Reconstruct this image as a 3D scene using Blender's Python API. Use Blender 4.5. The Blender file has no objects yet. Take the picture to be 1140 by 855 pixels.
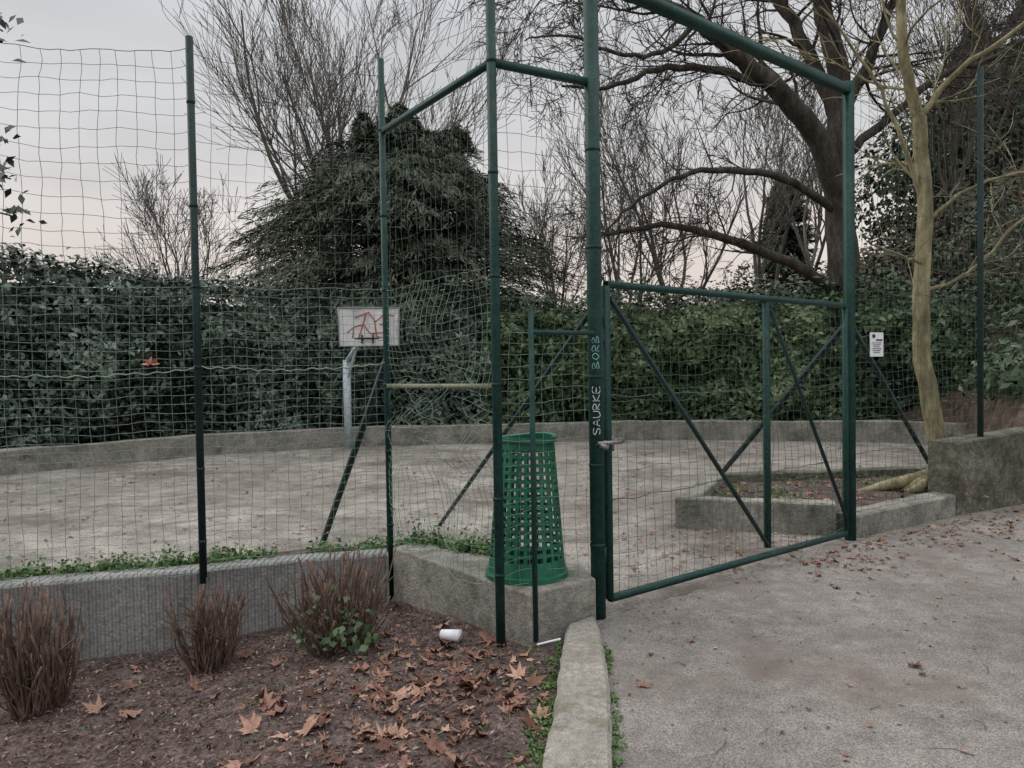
import bpy, math, random
import numpy as np
from mathutils import Vector, Matrix, noise
from mathutils.geometry import tessellate_polygon

R = random.Random(7)
NR = np.random.RandomState(11)
scene = bpy.context.scene
col = scene.collection

# ------------------------------------------------------------------ materials
def nd(nt, t, **kw):
    n = nt.nodes.new(t)
    for k, v in kw.items():
        setattr(n, k, v)
    return n

def ramp(nt, cols, lo=0.3, hi=0.7):
    r = nt.nodes.new('ShaderNodeValToRGB')
    e = r.color_ramp.elements
    n = len(cols)
    while len(e) < n:
        e.new(0.5)
    for i, c in enumerate(cols):
        e[i].position = lo + (hi - lo) * i / (n - 1)
        e[i].color = (c[0], c[1], c[2], 1)
    return r

def mat(name, cols, s1=2.0, s2=30.0, lohi=(0.75, 1.2), rough=0.8, bump=0.0, bs=60.0,
        attr=False, spec=0.3, r1=(0.3, 0.7), wave=None, stretch=None, s3=None, metallic=0.0, patch=None, patch2=None):
    m = bpy.data.materials.new(name)
    m.use_nodes = True
    nt = m.node_tree
    L = nt.links.new
    b = nt.nodes['Principled BSDF']
    b.inputs['Roughness'].default_value = rough
    b.inputs['Specular IOR Level'].default_value = spec
    b.inputs['Metallic'].default_value = metallic
    tc = nd(nt, 'ShaderNodeTexCoord')
    src = tc.outputs['Object']
    if stretch:
        mp = nd(nt, 'ShaderNodeMapping')
        mp.inputs['Scale'].default_value = stretch
        L(src, mp.inputs['Vector']); src = mp.outputs['Vector']
    rp = ramp(nt, cols, *((0.0, 1.0) if attr else r1))
    if attr:
        at = nd(nt, 'ShaderNodeAttribute', attribute_name='tint')
        L(at.outputs['Fac'], rp.inputs['Fac'])
    else:
        n1 = nd(nt, 'ShaderNodeTexNoise'); n1.inputs['Scale'].default_value = s1
        n1.inputs['Detail'].default_value = 6; n1.inputs['Roughness'].default_value = 0.62
        L(src, n1.inputs['Vector'])
        L(n1.outputs['Fac'], rp.inputs['Fac'])
    cur = rp.outputs['Color']
    def mult(cur, scale, lo, hi, p0=0.3, p1=0.7, detail=3):
        n2 = nd(nt, 'ShaderNodeTexNoise'); n2.inputs['Scale'].default_value = scale
        n2.inputs['Detail'].default_value = detail
        L(src, n2.inputs['Vector'])
        mr = nd(nt, 'ShaderNodeMapRange')
        mr.inputs['From Min'].default_value = p0; mr.inputs['From Max'].default_value = p1
        mr.inputs['To Min'].default_value = lo; mr.inputs['To Max'].default_value = hi
        L(n2.outputs['Fac'], mr.inputs['Value'])
        mx = nd(nt, 'ShaderNodeMix', data_type='RGBA', blend_type='MULTIPLY')
        mx.inputs['Factor'].default_value = 1.0
        L(cur, mx.inputs[6]); L(mr.outputs['Result'], mx.inputs[7])
        return mx.outputs[2]
    if not (attr and lohi is None):
        cur = mult(cur, s2, *lohi)
    if s3:
        cur = mult(cur, s3[0], s3[1], s3[2])
    for off_, pt_ in (((13, 7, 3), patch), ((5, 31, 9), patch2)):
        if not pt_: continue
        n4 = nd(nt, 'ShaderNodeTexNoise'); n4.inputs['Scale'].default_value = pt_[0]; n4.inputs['Detail'].default_value = 8
        n4.inputs['Roughness'].default_value = 0.7
        mp2 = nd(nt, 'ShaderNodeMapping'); mp2.inputs['Location'].default_value = off_
        L(src, mp2.inputs['Vector']); L(mp2.outputs['Vector'], n4.inputs['Vector'])
        mr = nd(nt, 'ShaderNodeMapRange')
        mr.inputs['From Min'].default_value = pt_[2]; mr.inputs['From Max'].default_value = pt_[3]
        L(n4.outputs['Fac'], mr.inputs['Value'])
        mx = nd(nt, 'ShaderNodeMix', data_type='RGBA')
        L(mr.outputs['Result'], mx.inputs[0]); L(cur, mx.inputs[6])
        mx.inputs[7].default_value = (*pt_[1], 1)
        cur = mx.outputs[2]
    L(cur, b.inputs['Base Color'])
    if bump:
        n3 = nd(nt, 'ShaderNodeTexNoise'); n3.inputs['Scale'].default_value = bs; n3.inputs['Detail'].default_value = 6
        L(src, n3.inputs['Vector'])
        bp = nd(nt, 'ShaderNodeBump'); bp.inputs['Strength'].default_value = min(1, bump)
        bp.inputs['Distance'].default_value = 0.02
        h = n3.outputs['Fac']
        if wave:
            w = nd(nt, 'ShaderNodeTexWave', wave_type='BANDS', bands_direction='X')
            w.inputs['Scale'].default_value = wave; w.inputs['Distortion'].default_value = .6
            L(src, w.inputs['Vector'])
            ad = nd(nt, 'ShaderNodeMath', operation='MULTIPLY_ADD')
            L(w.outputs['Fac'], ad.inputs[0]); ad.inputs[1].default_value = 1.6; L(h, ad.inputs[2]); h = ad.outputs[0]
        L(h, bp.inputs['Height']); L(bp.outputs['Normal'], b.inputs['Normal'])
    return m

M = {}
M['court'] = mat('court_surface', [(.15,.135,.12),(.26,.24,.215),(.36,.335,.305)], s1=0.45, s2=3.5, lohi=(.66,1.2), rough=.9, bump=.7, bs=35, s3=(45,.55,1.35), patch=(1.1,(.115,.095,.08),.50,.66), patch2=(6,(.085,.07,.058),.56,.68))
M['path'] = mat('path_asphalt', [(.19,.175,.16),(.25,.232,.215),(.315,.29,.27)], s1=0.8, s2=7, lohi=(.78,1.15), rough=.92, bump=.8, bs=110, s3=(130,.42,1.5), patch=(.9,(.165,.135,.12),.50,.68), patch2=(11,(.12,.095,.082),.60,.72))
M['soil'] = mat('soil', [(.045,.033,.03),(.095,.07,.063),(.165,.125,.113)], s1=6, s2=40, lohi=(.45,1.45), rough=.95, bump=1.0, bs=45, s3=(120,.5,1.5))
M['hill'] = mat('hill_litter', [(.035,.028,.02),(.085,.06,.046),(.06,.065,.035)], s1=1.5, s2=9, lohi=(.5,1.4), rough=.95, bump=1.0, bs=12, s3=(40,.6,1.4))
M['conc'] = mat('concrete', [(.13,.13,.11),(.25,.24,.215),(.35,.335,.30)], s1=2.2, s2=25, lohi=(.72,1.15), rough=.88, bump=.6, bs=60, s3=(110,.75,1.2), patch=(3.0,(.065,.07,.048),.50,.70))
M['concrib'] = mat('concrete_ribbed', [(.22,.225,.225),(.31,.31,.305),(.40,.40,.39)], s1=1.6, s2=25, lohi=(.8,1.12), rough=.88, bump=.8, bs=50, wave=7.0, s3=(110,.8,1.15), patch=(2.2,(.10,.105,.082),.52,.76))
M['mossw'] = mat('concrete_mossy', [(.055,.06,.04),(.135,.13,.10),(.22,.21,.18)], s1=2.5, s2=20, lohi=(.65,1.25), rough=.9, bump=.8, bs=40, s3=(90,.7,1.25))
M['kerb'] = mat('kerb_concrete', [(.25,.235,.205),(.33,.31,.275),(.41,.385,.345)], s1=3, s2=30, lohi=(.75,1.15), rough=.9, bump=.8, bs=80, s3=(150,.65,1.25), patch=(5,(.15,.145,.10),.54,.70))
M['green'] = mat('green_paint', [(.006,.034,.031),(.009,.047,.041),(.018,.066,.056)], s1=4, s2=40, lohi=(.65,1.25), rough=.55, bump=.15, bs=80, spec=.3, patch=(9,(.06,.05,.04),.62,.72))
M['greendark'] = mat('green_paint_dark', [(.006,.020,.021),(.009,.028,.029),(.015,.042,.041)], s1=4, s2=40, lohi=(.75,1.2), rough=.6, bump=.15, bs=80, spec=.3, patch=(9,(.05,.042,.034),.66,.78))
M['palerail'] = mat('weathered_rail', [(.12,.16,.11),(.22,.24,.16),(.28,.26,.2)], s1=6, s2=40, rough=.6, bump=.2)
M['net'] = mat('net_wire', [(.11,.18,.14),(.19,.28,.22)], s1=8, s2=40, rough=.55, spec=.4)
M['netl'] = mat('net_cord', [(.13,.20,.155),(.25,.34,.27)], s1=8, s2=40, rough=.6, spec=.4)
M['netd'] = mat('net_wire_dark', [(.045,.072,.06),(.08,.12,.095)], s1=8, s2=40, rough=.6, spec=.4)
M['bin'] = mat('bin_plastic', [(.006,.085,.05),(.010,.12,.07),(.018,.155,.09)], s1=3, s2=20, lohi=(.75,1.2), rough=.5, spec=.4, patch=(7,(.06,.10,.075),.56,.8))
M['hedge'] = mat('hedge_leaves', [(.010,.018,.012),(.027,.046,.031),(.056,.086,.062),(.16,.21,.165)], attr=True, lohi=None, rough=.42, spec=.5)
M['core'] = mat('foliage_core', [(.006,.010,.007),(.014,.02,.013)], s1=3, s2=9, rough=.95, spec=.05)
M['conifer'] = mat('conifer_needles', [(.020,.032,.022),(.050,.068,.045),(.10,.125,.082)], attr=True, lohi=None, rough=.7, spec=.2)
M['ivy'] = mat('ivy_leaves', [(.012,.028,.012),(.034,.068,.028),(.07,.12,.052),(.15,.20,.10)], attr=True, lohi=None, rough=.45, spec=.4)
M['scrub'] = mat('scrub_leaves', [(.03,.030,.022),(.065,.062,.046),(.12,.11,.08)], attr=True, lohi=None, rough=.8, spec=.15)
M['weed'] = mat('weed_leaves', [(.03,.065,.018),(.065,.13,.035),(.13,.22,.07)], attr=True, lohi=None, rough=.6, spec=.3)
M['leaf'] = mat('dead_leaves', [(.085,.042,.033),(.18,.095,.07),(.30,.175,.13),(.46,.30,.22)], attr=True, s2=60, lohi=(.7,1.2), rough=.75, spec=.2)
M['chips'] = mat('mulch_chips', [(.025,.017,.017),(.095,.053,.046),(.18,.11,.09),(.36,.29,.25)], attr=True, lohi=None, rough=.85, spec=.2)
M['bark'] = mat('bark_dark', [(.02,.018,.015),(.05,.043,.036),(.09,.08,.065)], s1=6, s2=30, lohi=(.6,1.3), rough=.9, bump=.8, bs=18, stretch=(1,1,.35))
M['twig'] = mat('twig_bark', [(.06,.052,.045),(.10,.087,.075)], s1=2, s2=10, rough=.9)
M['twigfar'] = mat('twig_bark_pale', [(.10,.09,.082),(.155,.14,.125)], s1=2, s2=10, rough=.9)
M['plane'] = mat('plane_bark', [(.12,.11,.06),(.24,.215,.125),(.34,.31,.19)], s1=6, s2=20, lohi=(.7,1.2), rough=.85, bump=.6, bs=25, stretch=(1,1,.4), patch=(5,(.10,.095,.05),.52,.66))
M['stem'] = mat('cut_stems', [(.06,.038,.03),(.13,.085,.067),(.22,.16,.13)], s1=12, s2=60, rough=.8)
M['white'] = mat('white_board', [(.42,.45,.46),(.62,.64,.65),(.72,.74,.75)], s1=3, s2=25, lohi=(.85,1.08), rough=.6)
M['pole'] = mat('pole_paint', [(.30,.36,.42),(.42,.5,.56),(.5,.55,.58)], s1=4, s2=25, rough=.5)
M['paper'] = mat('paper_white', [(.72,.74,.78),(.8,.82,.85)], s1=6, s2=30, lohi=(.93,1.03), rough=.7)
M['ink'] = mat('ink', [(.02,.02,.025),(.05,.05,.06)], rough=.7)
M['red'] = mat('red_marks', [(.45,.06,.05),(.55,.12,.09)], rough=.6)
M['cyan'] = mat('paint_marks', [(.25,.52,.55),(.36,.62,.64)], rough=.6)
M['whitep'] = mat('white_marks', [(.6,.66,.68),(.75,.8,.82)], rough=.6)
M['steel'] = mat('galvanised_steel', [(.16,.16,.16),(.3,.3,.29)], s1=15, s2=60, rough=.4, metallic=.6)

# ------------------------------------------------------------------ mesh helpers
def link(o, parent=None):
    col.objects.link(o)
    if parent: o.parent = parent
    return o

def empty(name):
    e = bpy.data.objects.new(name, None); e.empty_display_size = .2
    col.objects.link(e); return e

def qmesh(name, V, F, m, tint=None, smooth=False, parent=None):
    V = np.asarray(V, dtype=np.float32); F = np.asarray(F, dtype=np.int32)
    me = bpy.data.meshes.new(name)
    k = F.shape[1]
    me.vertices.add(len(V)); me.vertices.foreach_set('co', V.ravel())
    me.loops.add(F.size); me.loops.foreach_set('vertex_index', F.ravel())
    me.polygons.add(len(F)); me.polygons.foreach_set('loop_start', np.arange(0, F.size, k, dtype=np.int32))
    me.polygons.foreach_set('loop_total', np.full(len(F), k, dtype=np.int32))
    if smooth: me.polygons.foreach_set('use_smooth', np.ones(len(F), dtype=bool))
    me.update(calc_edges=True)
    if tint is not None:
        a = me.attributes.new('tint', 'FLOAT', 'POINT'); a.data.foreach_set('value', np.asarray(tint, dtype=np.float32))
    me.materials.append(m)
    return link(bpy.data.objects.new(name, me), parent)

class Buf:
    def __init__(s): s.V=[]; s.F=[]; s.n=0
    def tube(s, pts, rad, n=3, rot=0.0):
        P = np.asarray(pts, dtype=float); m = len(P)
        r = np.asarray(rad, dtype=float) if hasattr(rad, '__len__') else np.full(m, rad)
        T = np.gradient(P, axis=0); T /= (np.linalg.norm(T, axis=1, keepdims=True)+1e-9)
        avg = P[-1]-P[0]; avg = avg/(np.linalg.norm(avg)+1e-9)
        ref = np.array([0.,0,1]) if abs(avg[2]) < .8 else np.array([0.,1,0])
        A = np.cross(T, ref); A /= (np.linalg.norm(A, axis=1, keepdims=True)+1e-9)
        B = np.cross(T, A)
        an = np.arange(n)*2*math.pi/n + rot
        ring = P[:,None,:] + r[:,None,None]*(A[:,None,:]*np.cos(an)[None,:,None] + B[:,None,:]*np.sin(an)[None,:,None])
        s.V.append(ring.reshape(-1,3))
        i = np.arange(m-1)[:,None]*n; j = np.arange(n)[None,:]; j2 = (np.arange(n)+1)[None,:] % n
        f = np.stack([i+j, i+j2, i+n+j2, i+n+j], axis=-1).reshape(-1,4) + s.n
        s.F.append(f); s.n += m*n
    def beam(s, a, b, w):
        a = np.array(a,float); b = np.array(b,float); d=(b-a)/np.linalg.norm(b-a)
        r = w*0.7071
        s.tube([a, a+d*.001, b-d*.001, b], [r*.9, r, r, r*.9], 4, math.pi/4)
        for base in (s.n-16, s.n-4):
            s.F.append(np.array([[base, base+1, base+2, base+3]]))
    def pipe(s, a, b, r, n=10):
        a = np.array(a,float); b = np.array(b,float); d=(b-a)/np.linalg.norm(b-a)
        s.tube([a, a+d*.001, b-d*.001, b], [0.0001, r, r, 0.0001], n)
    def obj(s, name, m, smooth=False, parent=None):
        return qmesh(name, np.concatenate(s.V), np.concatenate(s.F), m, smooth=smooth, parent=parent)

def ngon_sheet(name, poly, z, m, parent=None, zb=None):
    P3 = [Vector((x, y, 0)) for x, y in poly]
    tris = tessellate_polygon([P3])
    me = bpy.data.meshes.new(name)
    n = len(poly)
    V = [(x, y, z) for x, y in poly]; F = []
    for t in tris:
        a, b, c = t
        nz = (P3[b]-P3[a]).cross(P3[c]-P3[a]).z
        F.append((a, b, c) if nz > 0 else (a, c, b))
    if zb is not None:
        V += [(x, y, zb) for x, y in poly]
        for i in range(n):
            j = (i+1) % n
            F.append((i, i+n, j+n, j))
    me.from_pydata(V, [], F); me.materials.append(m); me.update()
    return link(bpy.data.objects.new(name, me), parent)

def strip_wall(name, pts, thick, ztop, zbot, m, parent=None, seg=.25, wob=.006):
    P=[]; Z=[]
    for i in range(len(pts)-1):
        a=np.array(pts[i],float); b=np.array(pts[i+1],float)
        k=max(1,int(np.linalg.norm(b-a)/seg))
        for j in range(k):
            P.append(a+(b-a)*j/k); Z.append(ztop[i]+(ztop[i+1]-ztop[i])*j/k if hasattr(ztop,'__len__') else ztop)
    P.append(np.array(pts[-1],float)); Z.append(ztop[-1] if hasattr(ztop,'__len__') else ztop)
    P=np.array(P); T=np.gradient(P,axis=0); T/=np.linalg.norm(T,axis=1,keepdims=True)
    N=np.stack([-T[:,1],T[:,0]],axis=1)
    V=[];F=[]
    for i in range(len(P)):
        w=[noise.noise(Vector((P[i][0]*2.3,P[i][1]*2.3,k*9.1)))*wob for k in range(4)]
        f=P[i]; b=P[i]+N[i]*thick
        V+=[(f[0],f[1],zbot),(f[0]+w[0],f[1]+w[0],Z[i]-.015+w[1]),(f[0]+N[i][0]*.015,f[1]+N[i][1]*.015,Z[i]+w[1]),
            (b[0]-N[i][0]*.015,b[1]-N[i][1]*.015,Z[i]+w[2]),(b[0],b[1],Z[i]-.015+w[2]),(b[0],b[1],zbot)]
        if i:
            a=(i-1)*6;c=i*6
            for k in range(5): F.append((a+k,c+k,c+k+1,a+k+1))
    n=len(P)*6
    F.append((0,1,4,5)); F.append((1,2,3,4)); F.append((n-6,n-1,n-2,n-5)); F.append((n-5,n-2,n-3,n-4))
    me=bpy.data.meshes.new(name); me.from_pydata(V,[],F); me.materials.append(m); me.update()
    return link(bpy.data.objects.new(name,me),parent)

def leaves(name, P, Nn, size, asp, tint, m, T=None, fold=.2, parent=None):
    P=np.asarray(P,float); n=len(P)
    Nn=np.asarray(Nn,float); Nn=Nn/(np.linalg.norm(Nn,axis=1,keepdims=True)+1e-9)
    if T is None: T=NR.normal(size=(n,3))
    T=T-Nn*np.sum(T*Nn,axis=1,keepdims=True); T/=(np.linalg.norm(T,axis=1,keepdims=True)+1e-9)
    B=np.cross(Nn,T)
    s=np.broadcast_to(np.asarray(size,float).reshape(-1,1),(n,1))
    V=np.stack([P-T*s, P+B*s*asp+Nn*s*fold, P+T*s, P-B*s*asp+Nn*s*fold],axis=1).reshape(-1,3)
    F=np.arange(4*n).reshape(-1,4)
    return qmesh(name,V,F,m,tint=np.repeat(np.clip(tint,0,1),4),parent=parent)

def fbm(x,y,z=0.0): return noise.fractal(Vector((x,y,z)),1.0,2.0,4)

# ------------------------------------------------------------------ key positions (metres)
A=(.52,4.81); B=(2.96,6.78); C=(-.09,4.51); D=(-.93,5.76); E=(-2.15,5.3); E2=(-3.6,4.92); F_=(4.92,8.12); E3=(-5.4,4.4)

# ------------------------------------------------------------------ terrain
def hill(x,y):
    r=math.hypot(x,y)
    if y<=0.5: return -.6
    tn=x/y; th=math.atan2(x,y)
    w=float(np.interp(tn,[-.1,.1,.35,.6,2],[0,.15,.5,1,1]))
    if tn<.66: rb=float(np.interp(tn,[-1,0,.5,.58,.62,.66],[17.5,17.5,17.2,16.2,12,10.3]))
    else:
        den=math.cos(th)-.55*math.sin(th)
        rb=1e9 if den<.03 else 5.45/den
    s=r-rb
    if s<=0: return -.6
    h=-.6+min(1,s/.5)*(.6+.5*w)+w*min(.29*s,9.5)
    return h+fbm(x*.5,y*.5)*.18*min(1,s)
xs=np.concatenate([[-900,-300,-100],np.arange(-40,4,1.6),np.arange(4,16,.4),np.arange(16,60,1.6),[80,150,400,900]])
ys=np.concatenate([[-900,-200,-40],np.arange(-10,7,2),np.arange(7,22,.4),np.arange(22,80,1.6),[120,300,900]])
V=[(x,y,hill(x,y)) for y in ys for x in xs]
nx=len(xs); Fq=[(j*nx+i,j*nx+i+1,(j+1)*nx+i+1,(j+1)*nx+i) for j in range(len(ys)-1) for i in range(nx-1)]
qmesh('ground',V,Fq,M['hill'],smooth=True)

def bedz(x,y):
    z=float(np.interp(x,[-8,-4,-3,-2,-1,-.3,.6],[-.55,-.42,-.36,-.30,-.14,-.055,-.04]))
    return z+ (fbm(x*1.5,y*1.5)*.025+fbm(x*9,y*9)*.013)*(1 if x<.05 else .3)
xs=np.arange(-9,.7,.05); ys=np.arange(-2,6.3,.05)
V=[(x,y,bedz(x,y)) for y in ys for x in xs]; nx=len(xs)
Fq=[(j*nx+i,j*nx+i+1,(j+1)*nx+i+1,(j+1)*nx+i) for j in range(len(ys)-1) for i in range(nx-1)]
qmesh('soil_bed',V,Fq,M['soil'],smooth=True)
ngon_sheet('lawn',[(-60,-40),(-9,-40),(-9,6),(-60,6)],-.5,M['hill'])
ngon_sheet('soil',[(-9,-40),(.2,-40),(.2,-1.9),(-9,-1.9)],-.12,M['hill'])

court_poly=[(-16,2.0),(-9,3.75),(-3.5,5.2),(-.95,5.85),(-.5,5.55),(.3,4.95),(.6,4.5),(3.1,6.45),(4.6,7.55),(5.7,8.6),(8.5,13.8),(7.1,15.0),(3.1,16.2),(-3.3,15.8),(-6,14.5),(-8.3,12.2),(-11,9.8),(-16,6.5)]
ngon_sheet('court',court_poly,0.0,M['court'])
kerbR=[(-.6,-1.0),(-.15,.2),(.12,1.2),(.28,2.1),(.37,3.0),(.43,3.5),(.475,4.1),(.49,4.7)]
kerbL=[(-.85,-.85),(-.42,.35),(-.15,1.35),(.0,2.2),(.10,3.0),(.165,3.45),(.23,4.0),(.30,4.56)]
path_poly=[(-.6,-30)]+kerbR+[(.55,4.76)]
for i in range(1,24):   # slightly ragged edge where path asphalt meets the court
    t=i/24; path_poly.append((.55+2.43*t+.015*math.sin(i*2.1),4.76+1.95*t+.02*math.sin(i*3.7+1)))
path_poly+=[(2.98,6.71),(4.4,7.70),(5.46,8.27),(9,10.2),(30,21.8),(60,38),(60,-30)]
ngon_sheet('path',path_poly,0.005,M['path'])

def smooth(pts,k=4):
    out=[]; P=[np.array(p,float) for p in pts]
    for i in range(len(P)-1):
        p0=P[max(i-1,0)];p1=P[i];p2=P[i+1];p3=P[min(i+2,len(P)-1)]
        for j in range(k):
            t=j/k
            out.append(.5*((2*p1)+(-p0+p2)*t+(2*p0-5*p1+4*p2-p3)*t*t+(-p0+3*p1-3*p2+p3)*t**3))
    out.append(P[-1]); return out
kr=smooth(kerbR,10); kl=smooth(kerbL,10)
V=[];Fk=[]
for i,(a,b) in enumerate(zip(kl,kr)):
    n1=fbm(a[0]*4,a[1]*7,3)*.009; n2=fbm(a[0]*4,a[1]*9,8)*.006; zt=.045+fbm(a[0]*3,a[1]*5)*.006
    V+=[(a[0]+n1,a[1],-.25),(a[0]+n1,a[1],zt-.018),(a[0]+n1+.018,a[1],zt),(b[0]-.018+n2,b[1],zt),(b[0]+n2,b[1],zt-.016),(b[0]+n2,b[1],-.1)]
    if i:
        p=(i-1)*6;q=i*6
        for k in range(5): Fk.append((p+k,p+k+1,q+k+1,q+k))
n=len(V); Fk+=[(n-6,n-5,n-2,n-1),(n-5,n-4,n-3,n-2)]
me=bpy.data.meshes.new('kerb'); me.from_pydata(V,[],Fk); me.materials.append(M['kerb']); me.update(); link(bpy.data.objects.new('kerb',me))

# ------------------------------------------------------------------ walls
strip_wall('concrete_wall',[(-9,3.62),(-3.45,5.04),(-2.15,5.38),(-.93,5.66)],.2,[.19,.19,.2,.22],-.9,M['concrib'],wob=.012)
slab=[(-.90,5.66),(-.5,5.155),(.08,4.45),(.50,4.74),(.44,5.1),(.0,5.28),(-.45,5.62),(-.74,5.86)]
o=ngon_sheet('concrete_corner_wall',slab,.265,M['conc'],zb=-.5)
bv=o.modifiers.new('b','BEVEL'); bv.width=.014; bv.segments=2; bv.limit_method='ANGLE'; bv.angle_limit=math.radians(40)
strip_wall('low_wall',[(-16,6.0),(-10.6,9.4),(-7.9,11.9),(-5.7,14.2),(-3.2,15.4),(3,15.8),(7,14.6),(8.2,13.6),(6.6,10.9),(5.75,9.2)],.28,[.38]*6+[.4,.4,.45,.5],-.7,M['conc'],seg=.5,wob=.03)
pl=empty('raised_planter')
strip_wall('rim_front',[(1.55,7.36),(2.9,6.93)],.2,.29,-.3,M['conc'],parent=pl,wob=.012)
strip_wall('rim_side',[(2.27,9.0),(1.55,7.40)],.2,.288,-.3,M['conc'],parent=pl,wob=.012)
strip_wall('rim_back',[(5.6,9.5),(2.27,9.02)],.2,.287,-.3,M['mossw'],parent=pl,wob=.012)
strip_wall('rim_outer',[(3.06,6.84),(4.44,7.73)],.24,[.2,.22],-.3,M['conc'],parent=pl,wob=.012)
ngon_sheet('planter_soil',[(1.65,7.5),(3.0,7.0),(4.6,7.95),(5.6,9.4),(2.3,8.95)],.19,M['soil'],parent=pl)
strip_wall('retaining_wall',[(4.44,7.72),(5.46,8.30),(9,10.25),(30,21.9)],.3,[.74,.78,.85,1.2],-.5,M['mossw'],seg=.3,wob=.02)

# ------------------------------------------------------------------ fence
fence=empty('wire_fence')
def P3(p,z): return (p[0],p[1],z)
b=Buf(); b.pipe(P3(A,0),P3((A[0],A[1]),4.4),.046,14); b.obj('post_gate_side',M['green'],True,fence)
b=Buf(); b.beam(P3(B,0),P3(B,4.0),.074); b.obj('post_latch_side',M['green'],False,fence)
b=Buf(); b.pipe(P3(C,-.1),P3(C,4.4),.028,12); b.obj('post_corner',M['green'],True,fence)
b=Buf(); b.pipe(P3(D,-.2),P3(D,3.86),.024,10); b.obj('post_d',M['green'],True,fence)
b=Buf()
for q in (E,E2,E3): b.pipe(P3(q,.12),P3(q,3.85),.026,10)
b.obj('posts_left',M['greendark'],True,fence)
b=Buf(); b.pipe(P3(F_,.2),P3(F_,4.6),.03,10); b.pipe((7.9,9.9,.2),(7.9,9.9,4.6),.03,10); b.obj('posts_right',M['greendark'],True,fence)
b=Buf()
b.beam(P3(A,3.97),P3(B,3.93),.068)
b.beam(P3(C,3.34),P3(A,3.32),.040)
b.beam(P3(D,3.33),P3(C,3.34),.036)
b.obj('top_rails',M['green'],False,fence)
b=Buf(); b.beam(P3(D,1.45),P3(C,1.47),.03); b.obj('mid_rail',M['palerail'],False,fence)
b=Buf()
b.beam(P3(D,1.65),(-1.75,6.98,-.02),.040)
b.beam(P3(A,1.95),(-.76,7.7,-.02),.026)
b.beam((B[0],B[1]+.03,1.92),(2.45,9.7,-.02),.042)
b.beam((B[0]+.04,B[1],1.85),(5.02,9.1,.15),.036)
b.obj('struts',M['greendark'],False,fence)
b=Buf(); G0=(.115,4.47); G1=(.50,4.75)
b.pipe(P3(G0,-.02),P3(G0,1.92),.016,8); b.beam(P3(G0,1.78),P3(G1,1.78),.028)
b.obj('side_frame',M['green'],False,fence)
# wire ties and tension clamps on the posts
b=Buf()
for pst,r_,zs_ in ((A,.049,(.45,.95,1.5,2.3,2.9)),(C,.031,(.35,.8,1.47,2.1,2.7,3.34)),(D,.027,(.4,.95,1.45,2.15,2.7,3.33)),(E,.029,(.4,.9,1.6,2.15,2.7,3.4))):
    for z in zs_: b.pipe(P3(pst,z),P3(pst,z+.022),r_,10)
b.obj('clamps',M['greendark'],False,fence)

def net(buf,p0,p1,z0,z1,dx,dz,r=.0017,wob=.012,sag=.0,out=.02,seed=0,crumple=None):
    p0=np.array(p0,float);p1=np.array(p1,float);L=np.linalg.norm(p1-p0);d=(p1-p0)/L;nn=np.array([-d[1],d[0]])
    nxx=max(2,int(L/dx)); nz=max(2,int((z1-z0)/dz))
    def pt(s,t):
        env=math.sin(math.pi*min(1,max(0,s)))**.5 if 0<s<1 else 0
        zz=z0+(z1-z0)*t
        if sag: zz-=sag*4*s*(1-s)*t
        X=s*L
        n1=noise.noise(Vector((X*2.3+seed,zz*2.3,1.7))); n2=noise.noise(Vector((X*2.3+seed,zz*2.3,8.7))); n3=noise.noise(Vector((X*9+seed,zz*9,4)));n4=noise.noise(Vector((X*9+seed,zz*9,14)))
        w=wob; o=out*env*n1*2
        if crumple:
            g=math.exp(-((zz-crumple[0])/crumple[1])**2); w=wob+crumple[2]*g
            o+=env*g*.10*math.sin(zz*26+X*2+n2*4)
            zz+=g*env*.035*math.sin(X*7+zz*9)
        zz+=(n1*w*1.6+n3*w*.5)*min(1,env*1.5); X+=(n2*w+n4*w*.4)*env
        return (p0[0]+d[0]*X+nn[0]*o, p0[1]+d[1]*X+nn[1]*o, zz)
    for i in range(nxx+1):
        s=i/nxx; m=max(4,int((z1-z0)/(.035 if crumple else .07)))
        buf.tube([pt(s,j/m) for j in range(m+1)],r,3)
    for k in range(nz+1):
        t=k/nz; m=max(4,int(L/.06))
        rr=r*1.5 if k in (0,nz) else r
        buf.tube([pt(j/m,t) for j in range(m+1)],rr,3)
b=Buf()
net(b,E,D,2.1,3.74,.11,.11,seed=3,sag=.05,wob=.03); net(b,E2,E,2.1,3.78,.11,.11,seed=23,sag=.07,wob=.035,r=.0019); net(b,E3,E2,2.1,3.8,.11,.11,seed=33,sag=.07,wob=.03)
net(b,D,C,2.1,3.32,.10,.10,seed=53,sag=.03,wob=.035)
net(b,C,A,1.8,3.32,.09,.09,seed=63,wob=.03)
b.obj('upper_net',M['netd'],False,fence)
b=Buf()
net(b,E,D,.2,2.16,.08,.06,seed=4,wob=.02,r=.0018); net(b,E2,E,.2,2.16,.08,.06,seed=24,wob=.02,r=.0018); net(b,E3,E2,.2,2.16,.08,.06,seed=34)
b.obj('lower_net',M['net'],False,fence)
b=Buf()
net(b,D,C,.27,2.16,.07,.055,seed=5,wob=.03,crumple=(1.22,.28,.05),out=.06,r=.0018)
net(b,C,A,.27,1.8,.07,.07,seed=6,wob=.025)
b.obj('corner_net',M['net'],False,fence)
b=Buf()
for q0,q1,z in ((E3,E2,1.6),(E2,E,1.6),(E,D,1.62)):
    pts=[]
    for j in range(61):
        t=j/60; x=q0[0]+(q1[0]-q0[0])*t; y=q0[1]+(q1[1]-q0[1])*t-.012; zz=z-.04*4*t*(1-t)
        pts.append((x,y+.004*math.sin(j*2),zz+.006*math.sin(j*1.3)+noise.noise(Vector((x*6,0,0)))*.012))
    b.tube(pts,.0050,5)
b.obj('tension_cord',M['netl'],True,fence)
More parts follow.
